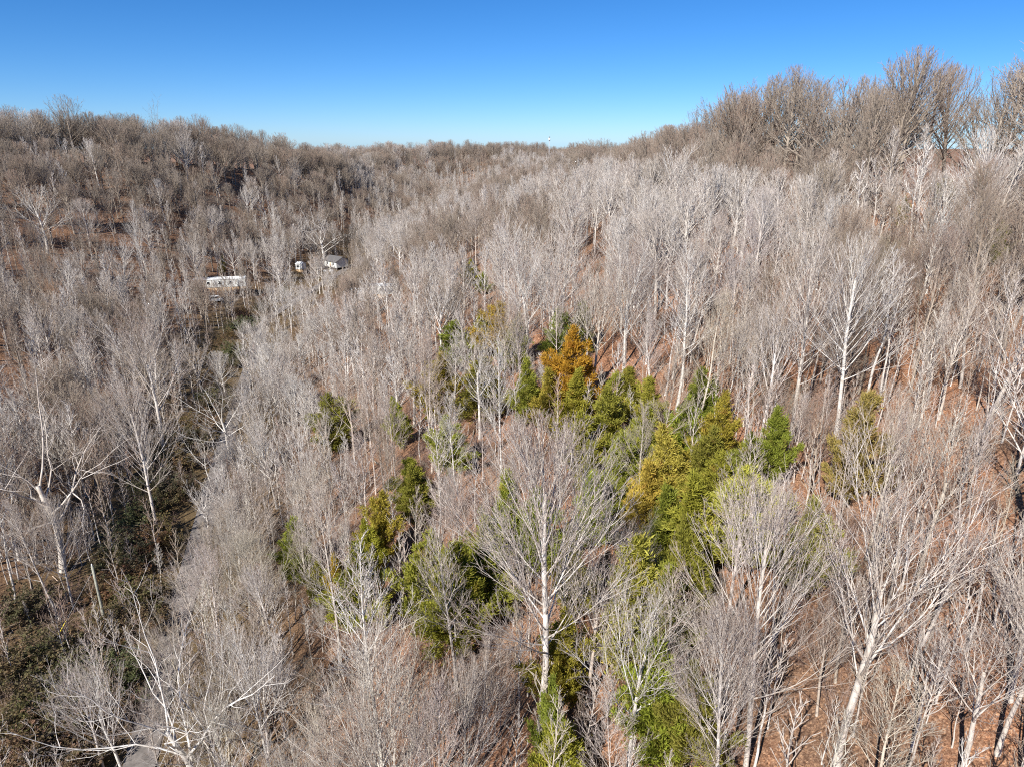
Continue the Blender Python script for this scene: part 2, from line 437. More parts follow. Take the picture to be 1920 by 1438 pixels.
# ---------------------------------------------------------------- object helpers
def tag(o, label=None, cat=None, group=None, kind=None):
    if label: o['label'] = label
    if cat: o['category'] = cat
    if group: o['group'] = group
    if kind: o['kind'] = kind
    return o
def link(name, me, parent=None, color=None):
    o = bpy.data.objects.new(name, me); col.objects.link(o)
    if parent is not None: o.parent = parent
    if color: o.color = (*color, 1.0)
    return o
def empty(name, loc, rz=0.0, scale=(1,1,1), lean=0.0):
    o = bpy.data.objects.new(name, None); col.objects.link(o)
    o.empty_display_size = 0.5
    m = Matrix.Rotation(lean, 3, 'Y') @ Matrix.Rotation(rz, 3, 'Z')
    o.location = loc; o.rotation_euler = m.to_euler(); o.scale = scale
    return o
def box_arr(x0, x1, y0, y1, z0, z1):
    v = [(x0,y0,z0),(x1,y0,z0),(x1,y1,z0),(x0,y1,z0),(x0,y0,z1),(x1,y0,z1),(x1,y1,z1),(x0,y1,z1)]
    f = [(0,3,2,1),(4,5,6,7),(0,1,5,4),(1,2,6,5),(2,3,7,6),(3,0,4,7)]
    return v, f
def boxes(name, bl, mat, parent):
    V, F = [], []
    for b in bl:
        v, f = box_arr(*b); o = len(V); V += v; F += [tuple(i+o for i in q) for q in f]
    return link(name, raw_mesh(name, V, F, mat, False), parent)
def poly(name, V, F, mat, parent):
    me = bpy.data.meshes.new(name); me.from_pydata(V, [], F); me.update(); me.materials.append(mat)
    return link(name, me, parent)

# ---------------------------------------------------------------- ground, road
def axis(lo, hi, step, far):
    a = np.arange(lo, hi+.1, step); out = [a]
    g, s = [hi], step
    while g[-1] < far: s *= 1.35; g.append(g[-1]+s)
    out.append(np.array(g[1:]))
    g, s = [lo], step
    while g[-1] > -far: s *= 1.35; g.append(g[-1]-s)
    out.insert(0, np.array(g[1:])[::-1])
    return np.concatenate(out)
gx = axis(-270, 150, 2.0, 9000.0); gy = axis(10, 780, 2.5, 9000.0)
GX, GY = np.meshgrid(gx, gy)
GZ = height(GX, GY)
nx, ny = len(gx), len(gy)
ii = (np.arange(ny-1)[:,None]*nx + np.arange(nx-1)[None,:]).ravel()
gm = raw_mesh('ground', np.stack([GX.ravel(), GY.ravel(), GZ], 1), np.stack([ii, ii+1, ii+nx+1, ii+nx], 1), M['floor'])
dvg = np.concatenate([_near(_V, GX.ravel()[s:s+20000], GY.ravel()[s:s+20000])[0] for s in range(0, GX.size, 20000)])
dl = np.clip((GY.ravel()-120)/90.0, 0, 1); dl = np.maximum(dl, np.clip((-4-GX.ravel())/22.0, 0, 1))*.85
fd = gm.attributes.new('dull', 'FLOAT', 'POINT'); fd.data.foreach_set('value', dl.astype(np.float32))
fa = gm.attributes.new('flat', 'FLOAT', 'POINT'); fa.data.foreach_set('value', np.clip((26-dvg)/14.0, 0, 1).astype(np.float32))
tag(link('ground', gm), 'hilly forest floor covered in orange-brown leaf litter', kind='structure')
rp = _dense(VALLEY, 4.0); rp = rp[(rp[:,1] > -40) & (rp[:,1] < 560)]
for _ in range(6): rp[1:-1,:2] = (rp[:-2,:2]+rp[1:-1,:2]*2+rp[2:,:2])/4
tt = np.gradient(rp[:,:2], axis=0); tt /= np.linalg.norm(tt, axis=1, keepdims=True)
nn = np.stack([tt[:,1], -tt[:,0]], 1)
rows = [rp[:,:2]+nn*(4.0+w) for w in (-1.6, -0.8, 0, 0.8, 1.6)]
rz = np.max([height(r[:,0], r[:,1]) for r in rows], 0) + 0.10
rz = np.convolve(np.pad(rz, 3, mode='edge'), np.ones(7)/7, 'valid') + .06
RV = np.stack([np.column_stack([r, rz]) for r in rows], 1).reshape(-1, 3)
k = (np.arange(len(rp)-1)[:,None]*5+np.arange(4)[None,:]).ravel()
tag(link('road', raw_mesh('road', RV, np.stack([k, k+1, k+6, k+5], 1), M['asphalt'])), 'narrow grey road along the valley floor under the trees', kind='structure')

# ---------------------------------------------------------------- tree stock
PROTO_H = dict(fan=26, poplar=26, forked=23, syca=24, slender=17, dome=22)
STOCK = {}
for i in range(4): STOCK['fan%d' % i] = make_tree('fan', 11+i, 26, (1.45,1.1,1.1,1.1)[i], fat=1.2)
for i in range(4): STOCK['poplar%d' % i] = make_tree('poplar', 31+i, 26, 1.2, fat=1.3)
for i in range(3): STOCK['forked%d' % i] = make_tree('forked', 51+i, 23, 1.3, fat=1.3)
for i in range(3): STOCK['syca%d' % i] = make_tree('syca', 71+i, 24, 1.05, fat=1.3)
for i in range(4): STOCK['slender%d' % i] = make_tree('slender', 91+i, 17, 1.0, fat=1.3)
for i in range(3): STOCK['dome%d' % i] = make_tree('dome', 111+i, 22, 1.0, fat=1.8)
MESH = {}
def tree_meshes(key, tone, split):
    """trunk mesh and crown meshes; split: one mesh for each limb, else one for the crown"""
    mt, mw = {'white': ('bark_white','twig_pale'), 'pale': ('bark_pale','twig_pale'), 'brown': ('bark_brown','twig_brown'), 'tan': ('bark_brown','brush'), 'dark': ('bark_dark','bark_dark')}[tone]
    kk = (key, tone, split)
    if kk not in MESH:
        tr, lb = STOCK[key]
        if split:
            MESH[kk] = (tr.mesh('trunk', M[mt]), [t.crown('limb', M[mt], M[mw]) for t in lb])
        else:
            MESH[kk] = (tr.mesh('trunk', M[mt]), [merge(lb).crown('crown', M[mt], M[mw])])
    return MESH[kk]
TONE = dict(white=(1,1,1), pale=(.97,.95,.93), brown=(1,1,1), tan=(1.25,1.1,.9), dark=(1,1,1))
def place_tree(key, x, y, H, wf, lean, tone, label, rz, group, split, name='bare_tree', color=None):
    ph = PROTO_H[key.rstrip('0123456789')]
    s = H/ph
    root = empty(name, (x, y, h1(x, y)), rz, (s*wf, s*wf, s), lean)
    tag(root, label, 'tree', group)
    tm, cm = tree_meshes(key, tone, split)
    c = color or TONE[tone]
    link('trunk', tm, root, c)
    for me in cm: link('limb' if split else 'crown', me, root, c)
    return root
TREES = [
('fan0',2.3,45.2,29.8,1.0,0,'pale','tallest near bare tree, dense fan crown on one straight pale trunk, lower centre','tall fan-crowned tree at lower centre'),
('poplar0',-11.6,45.2,23.9,1.15,0,'white','white-barked bare tree with open ladder branches cut by the bottom edge','white ladder-branched tree at the bottom edge'),
('forked0',9.0,39.3,18.7,0.95,0,'white','white bare tree forking low in front of the bright yellow-green cedar','forked tree before the yellow-green cedar'),
('fan1',-3.4,39.8,16.3,0.8,0,'pale','low multi-stemmed grey bare tree between two taller trunks at the bottom edge','multi-stemmed tree at the bottom edge'),
('fan2',16.9,37.3,23.8,0.85,-0.04,'pale','large bare tree with tightly bundled rising limbs at lower right','bundled tree at lower right'),
('forked1',22.7,36.1,23.6,1.05,0.02,'pale','tall bare tree with three pale stems over the orange leaf slope','three-stemmed tree over the orange slope'),
('forked2',28.5,32.6,14.0,1.2,-0.05,'pale','broad grey forked bare tree near the lower right corner','broad forked tree near the lower right corner'),
('poplar1',31.2,33.4,18.7,1.0,0.05,'pale','straight pale bare tree at the right edge above the leaf slope','straight tree at the right edge'),
('fan1',31.0,31.0,16.6,0.9,0.06,'pale','bare tree leaning out of the frame at the lower right corner','leaning tree at the lower right corner'),
('fan0',13.9,34.7,19.0,0.75,-0.05,'pale','grey bare tree with long left-swept limbs beside the green thicket','left-swept grey tree'),
('syca0',-28.9,46.6,24.7,1.0,-0.12,'white','big white crooked bare tree spreading over the road at lower left','crooked white tree at lower left'),
('syca1',-28.1,48.8,18.9,0.75,0.03,'white','white bare tree with twisting stems just right of the crooked spreading one','twisting white tree at lower left'),
('forked0',-23.0,48.4,17.9,0.9,0,'white','pale twiggy bare tree on the road bank right of the twisting stems','twiggy tree on the road bank'),
('forked1',-37.2,49.5,16.8,0.9,-0.1,'white','white bare tree with drooping tips beside the dark evergreen thicket','white tree beside the dark thicket'),
('poplar2',-19.0,61.1,21.0,0.9,-0.03,'pale','slim pale bare tree left of the orange-tipped cedar','slim tree left of the orange-tipped cedar'),
('poplar3',-5.5,53.0,18.3,1.0,-0.06,'pale','left-leaning bare tree in front of the broad green cedar','left-leaning tree at the green cedar'),
('slender0',-9.3,72.6,19.0,1.2,0,'pale','pale straight-trunked bare tree above the broad green cedar',''),
('poplar1',-8.3,86.0,15.3,1.1,0,'white','white straight bare tree at the left edge of the cedar stand','straight white tree left of the cedar stand'),
('forked1',-5.2,100.6,18.1,1.15,0,'white','spreading white bare tree with level lower limbs in the middle of the cedars','spreading white tree among the cedars'),
('poplar0',-1.6,83.3,21.8,1.0,0,'white','tall white bare tree just right of the spreading one among the cedars','tall white tree among the cedars'),
('forked2',18.0,104.5,22.6,1.05,0,'white','white bare tree with a long left fork behind the cedar stand','long-forked tree behind the cedars'),
('poplar2',24.1,92.8,23.3,1.15,0,'white','tall white bare tree standing clear behind the right cedars','tall tree behind the right cedars'),
('forked0',12.6,110.5,19.1,0.85,0,'pale','bare tree directly behind the pointed orange cedar','tree behind the pointed orange cedar'),
('forked1',21.6,100.4,14.6,1.0,-0.12,'white','left-leaning pale bare tree between two tall white trunks behind the cedars',''),
('forked2',3.0,122.6,23.2,1.1,-0.08,'white','pale forked bare tree leaning left behind the left cedars','leaning tree behind the left cedars'),
('syca2',7.9,117.8,20.2,0.85,0,'white','white bare tree with long arching side limbs behind the orange cedar','arching white tree behind the orange cedar'),
('fan1',33.8,75.9,25.2,0.95,-0.02,'pale','very broad fan-shaped bare tree right of the cedar stand','broad fan tree right of the cedar stand'),
('fan2',37.4,72.4,23.0,1.0,-0.04,'white','bright bare tree with thick trunk and wind-swept fan crown on the right slope','wind-swept tree on the right slope'),
('slender1',39.6,84.9,16.4,1.2,0,'pale','slim bare tree in front of the broad fan tree',''),
('slender2',42.9,77.4,18.6,1.2,0.02,'white','straight slender white bare tree right of the wind-swept one','slender white tree on the right slope'),
('slender3',43.3,75.3,16.7,1.2,0.04,'pale','second slender bare tree right of the wind-swept one',''),
('forked1',46.6,62.0,16.6,1.2,0.13,'pale','bent grey bare tree leaning right near the right edge','bent tree near the right edge'),
('poplar3',56.8,87.2,16.1,1.0,0.02,'pale','tall straight bare tree high on the right slope','tall tree high on the right slope'),
('syca0',-65.1,84.1,31.4,1.15,0,'pale','huge pale sycamore with wide antler limbs at the left edge','antler-limbed sycamore'),
('poplar2',-59.6,74.4,17.3,1.0,-0.14,'pale','left-leaning pale bare tree below the antler-limbed sycamore','leaning tree below the sycamore'),
('fan1',-58.8,76.3,17.4,0.8,0,'pale','multi-stemmed bare tree left of the utility pole','multi-stemmed tree left of the utility pole'),
('syca1',-87.1,314.7,28.1,1.6,0,'white','bright white sycamore with broad crown beside the valley house','white sycamore by the valley house'),
('syca2',-55.5,121.2,20.3,1.1,0,'white','white sycamore with looping limbs over the shaded road','looping sycamore over the road'),
('syca0',-55.6,112.7,11.1,0.9,-0.1,'white','low white tree reaching left over the shaded road',''),
('forked2',-67.5,120.1,32.6,1.0,0,'pale','tall grey forked bare tree left of the shaded road','tall forked tree left of the road'),
('fan2',-56.2,94.5,26.7,0.9,-0.03,'pale','grey fan-crowned bare tree between the sycamore and the road','fan tree between the sycamore and the road'),
('poplar1',-47.4,270.9,22.7,1.1,0,'white','slim white bare tree right of the valley house','slim white tree right of the house'),
('poplar3',-56.7,277.5,19.3,1.0,0,'pale','pair-mate pale bare tree nearest the house on its right','pale tree nearest the house'),
('dome0',-74.3,311.5,21.4,1.1,0,'dark','dark-trunked bare tree standing over the house roof','dark tree over the house roof'),
('dome0',73.1,184.0,24.2,1.0,0,'brown','first rounded bare crown left of the sky gap on the right ridge','rounded ridge tree'),
('dome1',81.9,169.0,24.2,1.0,0,'brown','rounded bare crown right of the sky gap on the right ridge','ridge tree right of the sky gap'),
('fan3',88.2,154.0,24.8,1.15,0.03,'brown','broad ridge tree under the highest skyline at right','broad tree under the highest skyline'),
('dome2',94.3,142.0,24.8,1.15,0.04,'brown','highest bare crown on the skyline near the right edge','highest skyline tree'),
('dome1',49.8,193.0,25.4,1.0,0,'brown','bare ridge tree where the right skyline starts to climb','ridge tree where the skyline climbs'),
('fan3',60.7,187.0,22.8,0.9,0,'brown','twiggy ridge tree left of the rounded crowns',''),
('syca1',-163.0,332.0,26.2,0.75,0,'brown','lone tree standing above the left skyline','lone tree on the left skyline'),
('dome2',-179.6,296.0,27.7,1.1,0,'brown','broad bare crown at the top of the left hill','broad crown on the left hill'),
('dome0',-150.8,352.0,24.3,1.0,0,'brown','rounded bare crown right of the lone skyline tree',''),
('dome1',-151.9,224.7,22.0,1.5,0,'white','wide pale dome-crowned tree at the left edge of the hillside','wide pale dome tree at left'),
('fan3',-143.6,234.3,20.0,1.3,0,'pale','pale fan-crowned tree beside the wide dome at left',''),
('syca2',-116.4,329.7,20.0,1.0,0,'white','white crooked tree halfway up the left hill','crooked tree halfway up the left hill'),
('dome2',-119.6,176.0,16.0,1.1,0,'tan','tan bushy crown low on the left hill','tan crown low on the left hill'),
('dome1',-48.1,173.2,17.0,1.25,0,'white','broad pale dome tree below the valley house','broad dome tree below the house'),
('dome0',-97.4,277.9,18.0,1.2,0,'pale','rounded pale tree left of the white sycamore by the house',''),
('fan1',-11.4,215.5,20.0,1.0,0,'pale','fan-crowned pale tree in the upper valley',''),
('forked0',7.6,123.7,22.0,1.0,0,'white','tall pale tree high behind the cedar stand',''),
]
CEDARS = [
(-33.7,115.9,11,3.78,'g','dark green cedar standing alone left of the stand'),
(-19.3,107.4,9,2.07,'y','narrow cedar between the lone cedar and the stand'),
(-12.2,137.8,9.6,3.89,'g','left cedar at the far end of the stand'),
(-12.6,114.6,12.0,3.80,'o','bronze-tipped cedar on the left edge of the stand'),
(-14.0,114.0,8,2.36,'g','cedar below the bronze-tipped one on the left edge'),
(-2.1,132.3,10.8,3.56,'o','rust-topped cedar at the far tip of the stand'),
(0.6,122.7,10.8,3.06,'g','green cedar right beside the rust-topped one'),
(-6.1,138.3,8.4,3.00,'y','small yellowish cedar left of the rust-topped one'),
(8.6,98.5,14.4,3.33,'r','pointed orange cedar, the most rust-coloured of all'),
(2.9,99.8,10.8,2.88,'g','green cedar left of the pointed orange cedar'),
(5.6,96.6,10,2.79,'o','orange-flecked cedar just below the pointed orange one'),
(9.2,92.7,11,3.06,'o','broad bronze-green cedar under the pointed orange one'),
(14.7,93.5,8,2.01,'b','bright green cedar right of the bronze-green one'),
(12.7,84.3,11,3.38,'y','largest olive cedar in the middle of the stand'),
(16.2,77.0,10,2.59,'b','bright olive cedar right of the largest one'),
(19.4,89.5,8,2.23,'y','small cedar at the pale log pile behind the stand'),
(17.2,67.0,11,2.74,'l','pale yellow-green cedar at the front of the stand'),
(24.9,86.1,9,1.99,'g','dark cedar at the far right of the stand'),
(26.4,84.9,8,1.55,'b','small bright cedar next to the dark far right one'),
(23.3,70.0,11,2.46,'y','olive cedar with bare stems in front, right half'),
(20.8,66.0,10,2.53,'g','shaded green cedar in front of the olive one'),
(27.3,65.8,10,2.00,'g','solitary cedar right of the stand'),
(32.8,59.7,11,2.15,'s','thin-leaved cedar on the right slope'),
(21.5,57.3,10.1,3.75,'l','wide yellowish cedar before the solitary one'),
(17.0,57.2,11.2,3.13,'y','olive cedar at the lower right of the stand'),
(15.1,57.7,10.1,2.22,'g','green cedar behind the bundled bare tree'),
(10.0,72.7,9,2.19,'g','dark cedar behind the tall fan-crowned tree'),
(8.7,66.2,9.0,2.02,'b','bright cedar right of the fan-crowned tree'),
(-9.3,91.4,9,2.55,'y','cedar behind the straight white trunk at left'),
(-13.2,81.8,9,2.49,'g','dim cedar left of the straight white trunk'),
(-16.2,75.2,10.1,2.16,'o','orange-tipped cedar at centre left'),
(-17.5,72.5,9.0,1.78,'y','yellowish cedar just below the orange-tipped one'),
(-28.3,77.7,9.0,2.61,'g','small dark cedar at the left edge of the clearing'),
(-23.5,70.8,6.7,1.78,'g','low cedar right of the small dark one'),
(-21.0,69.4,7.8,1.74,'o','bronze cedar beside the low one'),
(-16.9,64.4,11.2,3.08,'y','yellow-topped cedar left of the leaning bare tree'),
(-8.9,61.4,11.2,3.12,'y','broad olive cedar at centre left'),
(-5.8,57.6,12.3,3.27,'b','broad green cedar right of the olive one at centre left'),
(-3.0,61.0,11.2,2.73,'g','dark cedar left behind the tall fan tree'),
(-0.6,68.1,11.2,2.97,'y','cedar hidden among the limbs of the fan tree'),
(2.3,64.6,10.1,2.50,'g','dim green cedar under the fan tree crown'),
(5.8,56.3,10.1,2.22,'g','dim cedar at the right side of the fan tree'),
(9.9,48.3,13.4,2.84,'l','bright yellow-green cedar at lower centre'),
(4.2,47.0,10.1,1.95,'b','green cedar right of the fan tree trunk'),
(3.2,41.3,10.1,1.52,'g','dark slim cedar low beside the fan tree trunk'),
(12.5,46.5,11.2,2.26,'b','green cedar right of the bright yellow-green one'),
(15.2,51.3,11.2,2.30,'g','dark cedar below the bundled tree crown'),
(10.7,39.7,11.2,2.15,'b','green cedar at lower centre right'),
(12.8,38.3,10.1,1.88,'g','dark cedar near the bottom beside the orange slope'),
(25.4,51.0,9.0,2.55,'s','thin olive cedar behind the three-stemmed tree'),
(17.0,93.8,8,2.32,'g','half-hidden cedar behind the largest olive one'),
(9.5,80.4,10,2.72,'y','olive cedar left of the largest one'),
(12.9,70.4,10,2.71,'b','green cedar below the largest olive one'),
(21.7,78.3,9,2.30,'y','olive cedar between the pale front cedar and the dark far one'),
(24.1,64.0,9,2.19,'g','green cedar left of the solitary one'),
(14.3,64.8,9,2.25,'l','pale cedar below the bright olive one'),
(20.8,62.3,9,2.43,'y','loose olive cedar in the lower right of the stand'),
(-5.2,106.7,10.8,4.13,'g','dark cedar behind the spreading white tree'),
(4.0,39.2,7.8,2.24,'y','low cedar at the bottom edge'),
(-12.6,201.4,7,2.67,'y','small cedar standing alone up the valley'),
(-8.0,186.2,6,2.19,'g','low cedar beside the one alone up the valley'),
(8.6,116.2,10.8,2.76,'g','dark cedar among pale trunks behind the stand'),
(12.7,117.5,9.6,2.15,'g','narrow cedar high behind the pointed orange one'),
(87.9,143.9,5,2.16,'s','small cedar under the right ridge'),
(75.4,135.2,6,1.33,'s','narrow cedar left of the one under the right ridge'),
(69.7,98.9,6,1.29,'s','dim cedar at the right edge below the ridge'),
(-112.8,266.2,7,1.45,'s','small slim cedar above the long white trailer'),
(-14.1,85.8,8,2.23,'y','yellow cedar at the left of the straight trunk'),
]
SHRUBS = [
(-54.4,65.9,4.5,3.80),
(-48.8,62.6,4.5,3.35),
(-52.7,59.3,4.5,3.81),
(-47.3,57.2,4.5,3.99),
(-49.6,53.0,4.5,4.04),
(-44.0,50.8,4,3.40),
(-51.2,68.9,4,2.63),
(-57.2,87.3,4.5,3.55),
(-55.3,80.7,4,3.34),
(-60.6,96.8,4.5,3.44),
(-61.9,107.6,5,3.28),
(-63.5,117.2,5,3.02),
(-65.3,125.7,5,2.94),
(-65.8,133.3,5,2.81),
(-60.6,102.1,4,3.14),
(-56.1,90.4,4,2.84),
(-51.3,72.2,4,3.06),
(-58.0,63.7,4,3.70),
(-57.0,66.8,3.5,2.88),
(-69.7,148.1,4.5,3.09),
(-85.6,211.3,5,3.39),
(-63.9,73.7,4,3.44),
(-79.5,184.4,4.5,3.38),
(-51.0,77.3,3.6,2.88),
(-44.5,57.2,4.6,2.57),
]

def proj(x, y, z):
    c, s = math.cos(math.radians(CAM_PITCH)), math.sin(math.radians(CAM_PITCH))
    d = y*c - z*s
    return x/d, (y*s+z*c)/d, d
rng = random.Random(2024)
LAND = []                                              # things one can find, to say where the others stand
taken = []
for key, x, y, H, wf, ln, tone, label, ref in TREES:
    near = y < 135
    place_tree(key, x, y, H, wf, ln, tone, label, rng.uniform(0, 6.28), 'bare trees that stand out', near)
    taken.append((x, y, 3.0))
    if ref and len(ref.split()) < 8: LAND.append((x, y, H, ref))
CEDAR = []
for i in range(5):
    tr, fo = make_cedar(201+i, 10.0, 3.0, 1.0, (.95,1.1,.85,1.0,1.2)[i])
    CEDAR.append((tr.mesh('trunk', M['bark_brown']), raw_mesh('foliage', *fo, M['cedar'], False)))
TINT = dict(g=(.80,.84,.70), y=(1.02,1.0,.75), b=(.93,.98,.72), o=(1.2,.95,.75), r=(1.35,.80,.55), l=(1.4,1.25,1.2), s=(1.0,.95,1.2))
for i, (x, y, H, R, t, label) in enumerate(CEDARS):
    tr, fo = CEDAR[i % 5]
    root = empty('cedar_tree', (x, y, h1(x, y)), rng.uniform(0, 6.28), (R/2.05, R/2.05, H/8.7), rng.uniform(-.04, .04))
    tag(root, label, 'cedar', 'evergreen cedars among the bare trees')
    link('trunk', tr, root); link('foliage', fo, root, tuple(c*rng.uniform(.9, 1.1) for c in TINT[t]))
    taken.append((x, y, R*.8))
    LAND.append((x, y, H, 'the '+label if not label.startswith('the') else label)) if len(label.split()) < 7 else None

# ---------------------------------------------------------------- evergreen thicket on the creek bank
BUSH = []
for i in range(4):
    tb, lf = make_bush(301+i, 4.5, 2.2, 1.0, 30)
    BUSH.append((tb.mesh('stems', M['brush']), raw_mesh('foliage', *lf, M['shrub'], False)))
_yy = 58.0
while _yy < 262:
    _sx = float(np.interp(_yy, _V[:,1], _V[:,0]))
    SHRUBS.append((_sx+rng.uniform(-8.5, .5), _yy+rng.uniform(-1.5, 1.5), rng.uniform(2.6, 4.6), rng.uniform(1.6, 2.8)))
    _yy += rng.uniform(4.0, 7.5)
SHRUB_AT = ['below the leaning tree', 'under the yellow guy wire guard', 'near the left edge', 'in the dark thicket', 'in the lower left corner']
shrub_roots = []
for i, (x, y, H, R) in enumerate(SHRUBS):
    st, lf = BUSH[i % 4]
    root = empty('evergreen_shrub', (x, y, h1(x, y)), rng.uniform(0, 6.28), (R/2.3, R/2.3, H/4.5))
    link('stems', st, root); link('foliage', lf, root, (rng.uniform(.7, 1.1), rng.uniform(.75, 1.05), rng.uniform(.8, 1.0)))
    shrub_roots.append((root, x, y, H, 'olive evergreen shrub'))
    taken.append((x, y, 1.5))

# ---------------------------------------------------------------- where the wood grows
def clearance(x, y):
    """False on the road, in the yards and where the picked trees stand"""
    for tx, ty, r in taken:
        if (x-tx)**2+(y-ty)**2 < r*r: return False
    return True
YARDS = [(-81,305,15),(-86,298,9),(-76,302,8),(-52,493,9),(-108,252,6),(-55,236,8)]
cand = []
def scatter(y0, y1, step, seed):
    r = np.random.RandomState(seed)
    ys = np.arange(y0, y1, step)
    P = []
    for yy in ys:
        half = max(40.0, yy*.93+25)
        xs = np.arange(-half, half, step)
        P.append(np.stack([xs + r.uniform(-.48, .48, len(xs))*step, yy + r.uniform(-.48, .48, len(xs))*step], 1))
    P = np.concatenate(P)
    return P[(P[:,0] > -262) & (P[:,0] < 150)]
pts = np.concatenate([scatter(14, 110, 3.25, 1), scatter(110, 190, 4.2, 2), scatter(190, 330, 4.8, 3), scatter(330, 800, 5.6, 4)])
dv, _ = _near(_V, pts[:,0], pts[:,1]); dr, _ = _near(_R, pts[:,0], pts[:,1])
ins = _inside(pts[:,0], pts[:,1])
keep = (ins | (dr < 22)) & (dv > 0.5)
pts, dv, dr, ins = pts[keep], dv[keep], dr[keep], ins[keep]
pz = height(pts[:,0], pts[:,1])
dens = vnoise(pts[:,0]/22+8, pts[:,1]/22+3); mixn = vnoise(pts[:,0]/30+1, pts[:,1]/30+13)
OPEN = [(c[0], c[1], h1(c[0], c[1])+c[2]*.30, c[3]*1.0+.8, 30.0) for c in CEDARS]
OPEN += [(c[0], c[1], h1(c[0], c[1])+3.0, c[3], 16.0) for c in SHRUBS]
OPEN += [(-81,311,-52.5,6,70.0), (-107,252,-46.0,9,30.0), (-55,237,-49.5,4,25.0), (-45,232,-47,5,18.0), (-52,493,-47.5,5,60.0), (-93,300,-51.5,3,35.0), (-106,240,-49,2,20.0), (-52,72,-58,1.5,30.0)]
OPEN += [(t[1], t[2], h1(t[1], t[2])+t[3]*(.32 if t[2] < 200 else .45), t[3]*.10 if t[2] < 200 else t[3]*.30, 22.0 if t[2] < 200 else 45.0) for t in TREES if t[2] > 58]
SPEC = []                                            # x, y, z, habit, H, tone, wf
cedars_xy = [(c[0], c[1], c[3], c[2]) for c in CEDARS]
side = np.array([(x - np.interp(y, _V[:,1], _V[:,0])) for x, y in pts])     # east (+) or west (-) of the valley line
r2 = random.Random(77)
for (x, y), z, v, d, dn, mx, sd, inn in zip(pts, pz, dv, dr, dens, mixn, side, ins):
    a, b_, dep = proj(x, y, z+8)
    if abs(a) > .86: continue
    dist = math.hypot(x, y)
    if any((x-q[0])**2+(y-q[1])**2 < q[2]**2 for q in YARDS): continue
    u = r2.random()
    lower_right = sd > 0 and y < 75 and x > 2
    # thinning
    p = .60 if sd > 0 else .72
    if 1.6 < sd < 6.5 and v < 7: p = 0.0
    elif sd > 0 and v < 13: p = .66
    elif sd < 2 and v < 13 and y < 200: p = .10
    elif v < 7: p = .30
    elif sd < 0 and v < 12 and y < 95: p = .20
    elif lower_right: p = .66
    elif sd > 0 and y < 110 and x > 25: p = .66
    elif d < 20 and sd > 0 and y < 260: p = .27 if inn else .12
    elif dist > 300: p = .92
    p *= .28+1.15*dn if y > 60 else .6+.7*dn
    if r2.random() > p: continue
    # habit by place
    t = v/(v+d)
    if not inn or d < 18:
        hab = 'dome' if u < .7 else 'fan'; H = r2.uniform(15, 20)+max(0.0, min(1.0, (340-y)/180.0))*r2.uniform(9, 12) if sd > 0 else r2.uniform(17, 23); tone = 'brown'
    elif sd > 0 and t < .18 and y < 260:                       # pale trees along the road
        hab = 'forked' if u < .5 else ('slender' if u < .8 else 'fan'); H = r2.uniform(9, 15); tone = 'pale' if u < .4 else 'white'
    elif sd > 0:
        if lower_right: hab = 'slender' if u < .5 else ('poplar' if u < .75 else 'forked'); H = r2.uniform(9, 17); tone = 'pale'
        elif t < .55 and y < 190: hab = 'slender' if u < .5 else ('poplar' if u < .78 else 'forked'); H = r2.uniform(10, 17) if u < .5 else r2.uniform(15, 21); tone = 'pale'
        else: hab = ('poplar' if u < .35 else 'slender' if u < .6 else 'fan' if u < .85 else 'forked'); H = r2.uniform(13, 20); tone = 'pale' if mx < .62 else 'brown'
    else:
        if t < .45: hab = 'slender' if u < .35 else 'poplar' if u < .55 else 'forked' if u < .75 else 'dome'; H = r2.uniform(11, 18); tone = 'pale' if u < .62 and mx < .66 else 'brown'
        else: hab = 'dome' if u < .45 else 'fan' if u < .65 else 'slender'; H = r2.uniform(12, 19); tone = 'brown' if u < .8 or mx > .5 else 'pale'
    if tone == 'pale':
        q_ = r2.random(); tone = 'brown' if q_ < .15 else 'white' if q_ > .78 and hab in ('slender', 'forked', 'fan') else tone
    elif sd < 0 and mx > .55 and r2.random() < .5: tone = 'pale'
    # young growth only below the cedars, the shrubs and the yards: these stand in openings
    hmax = 99.0
    for tx, ty, tz, tw, reach in OPEN:
        if y < ty and ty-y < reach and abs(x - tx*y/ty) < tw: hmax = min(hmax, tz*y/ty - z)
    if hmax*1.12 < H and r2.random() < .74:
        if hmax < 4.0: continue
        H = min(H, hmax)*r2.uniform(.8, 1.0)
        if hab in ('fan', 'dome'): hab = 'slender'
    if not clearance(x, y): continue
    SPEC.append((x, y, z, hab, H, tone, dist))
# the nearest stand as single trees
SPEC.sort(key=lambda s: s[6]/s[4]**.5)
def inframe(s):
    a, b_, d = proj(s[0], s[1], s[2]+s[4]*.7); a2, b2, d2 = proj(s[0], s[1], s[2]+s[4])
    return abs(a2) < .76 and b2 > -.575
near, rest = [], []
N_SINGLE = 300-len(TREES)
for s in SPEC: (near if len(near) < N_SINGLE and inframe(s) else rest).append(s)
LOOK = dict(slender='slender', poplar='straight', forked='forked', fan='fan-crowned', dome='round-crowned', syca='crooked')
named = []
cnt = dict(fan=4, poplar=4, forked=3, syca=3, slender=4, dome=3)
for s in near:
    x, y, z, hab, H, tone, dist = s
    root = place_tree(hab+str(r2.randrange(cnt[hab])), x, y, H, r2.uniform(.8, 1.15), r2.gauss(0, .07), tone, None, r2.uniform(0, 6.28), 'bare trees of the near slopes', False,
                      color=tuple(np.array(TONE[tone])*r2.uniform(.82, 1.06)*np.array((1, r2.uniform(.95, 1), r2.uniform(.9, 1)))))
    named.append((root, x, y, H, ('white ' if tone == 'white' else 'grey ' if tone == 'pale' else 'brown ')+LOOK[hab]+' bare tree'))
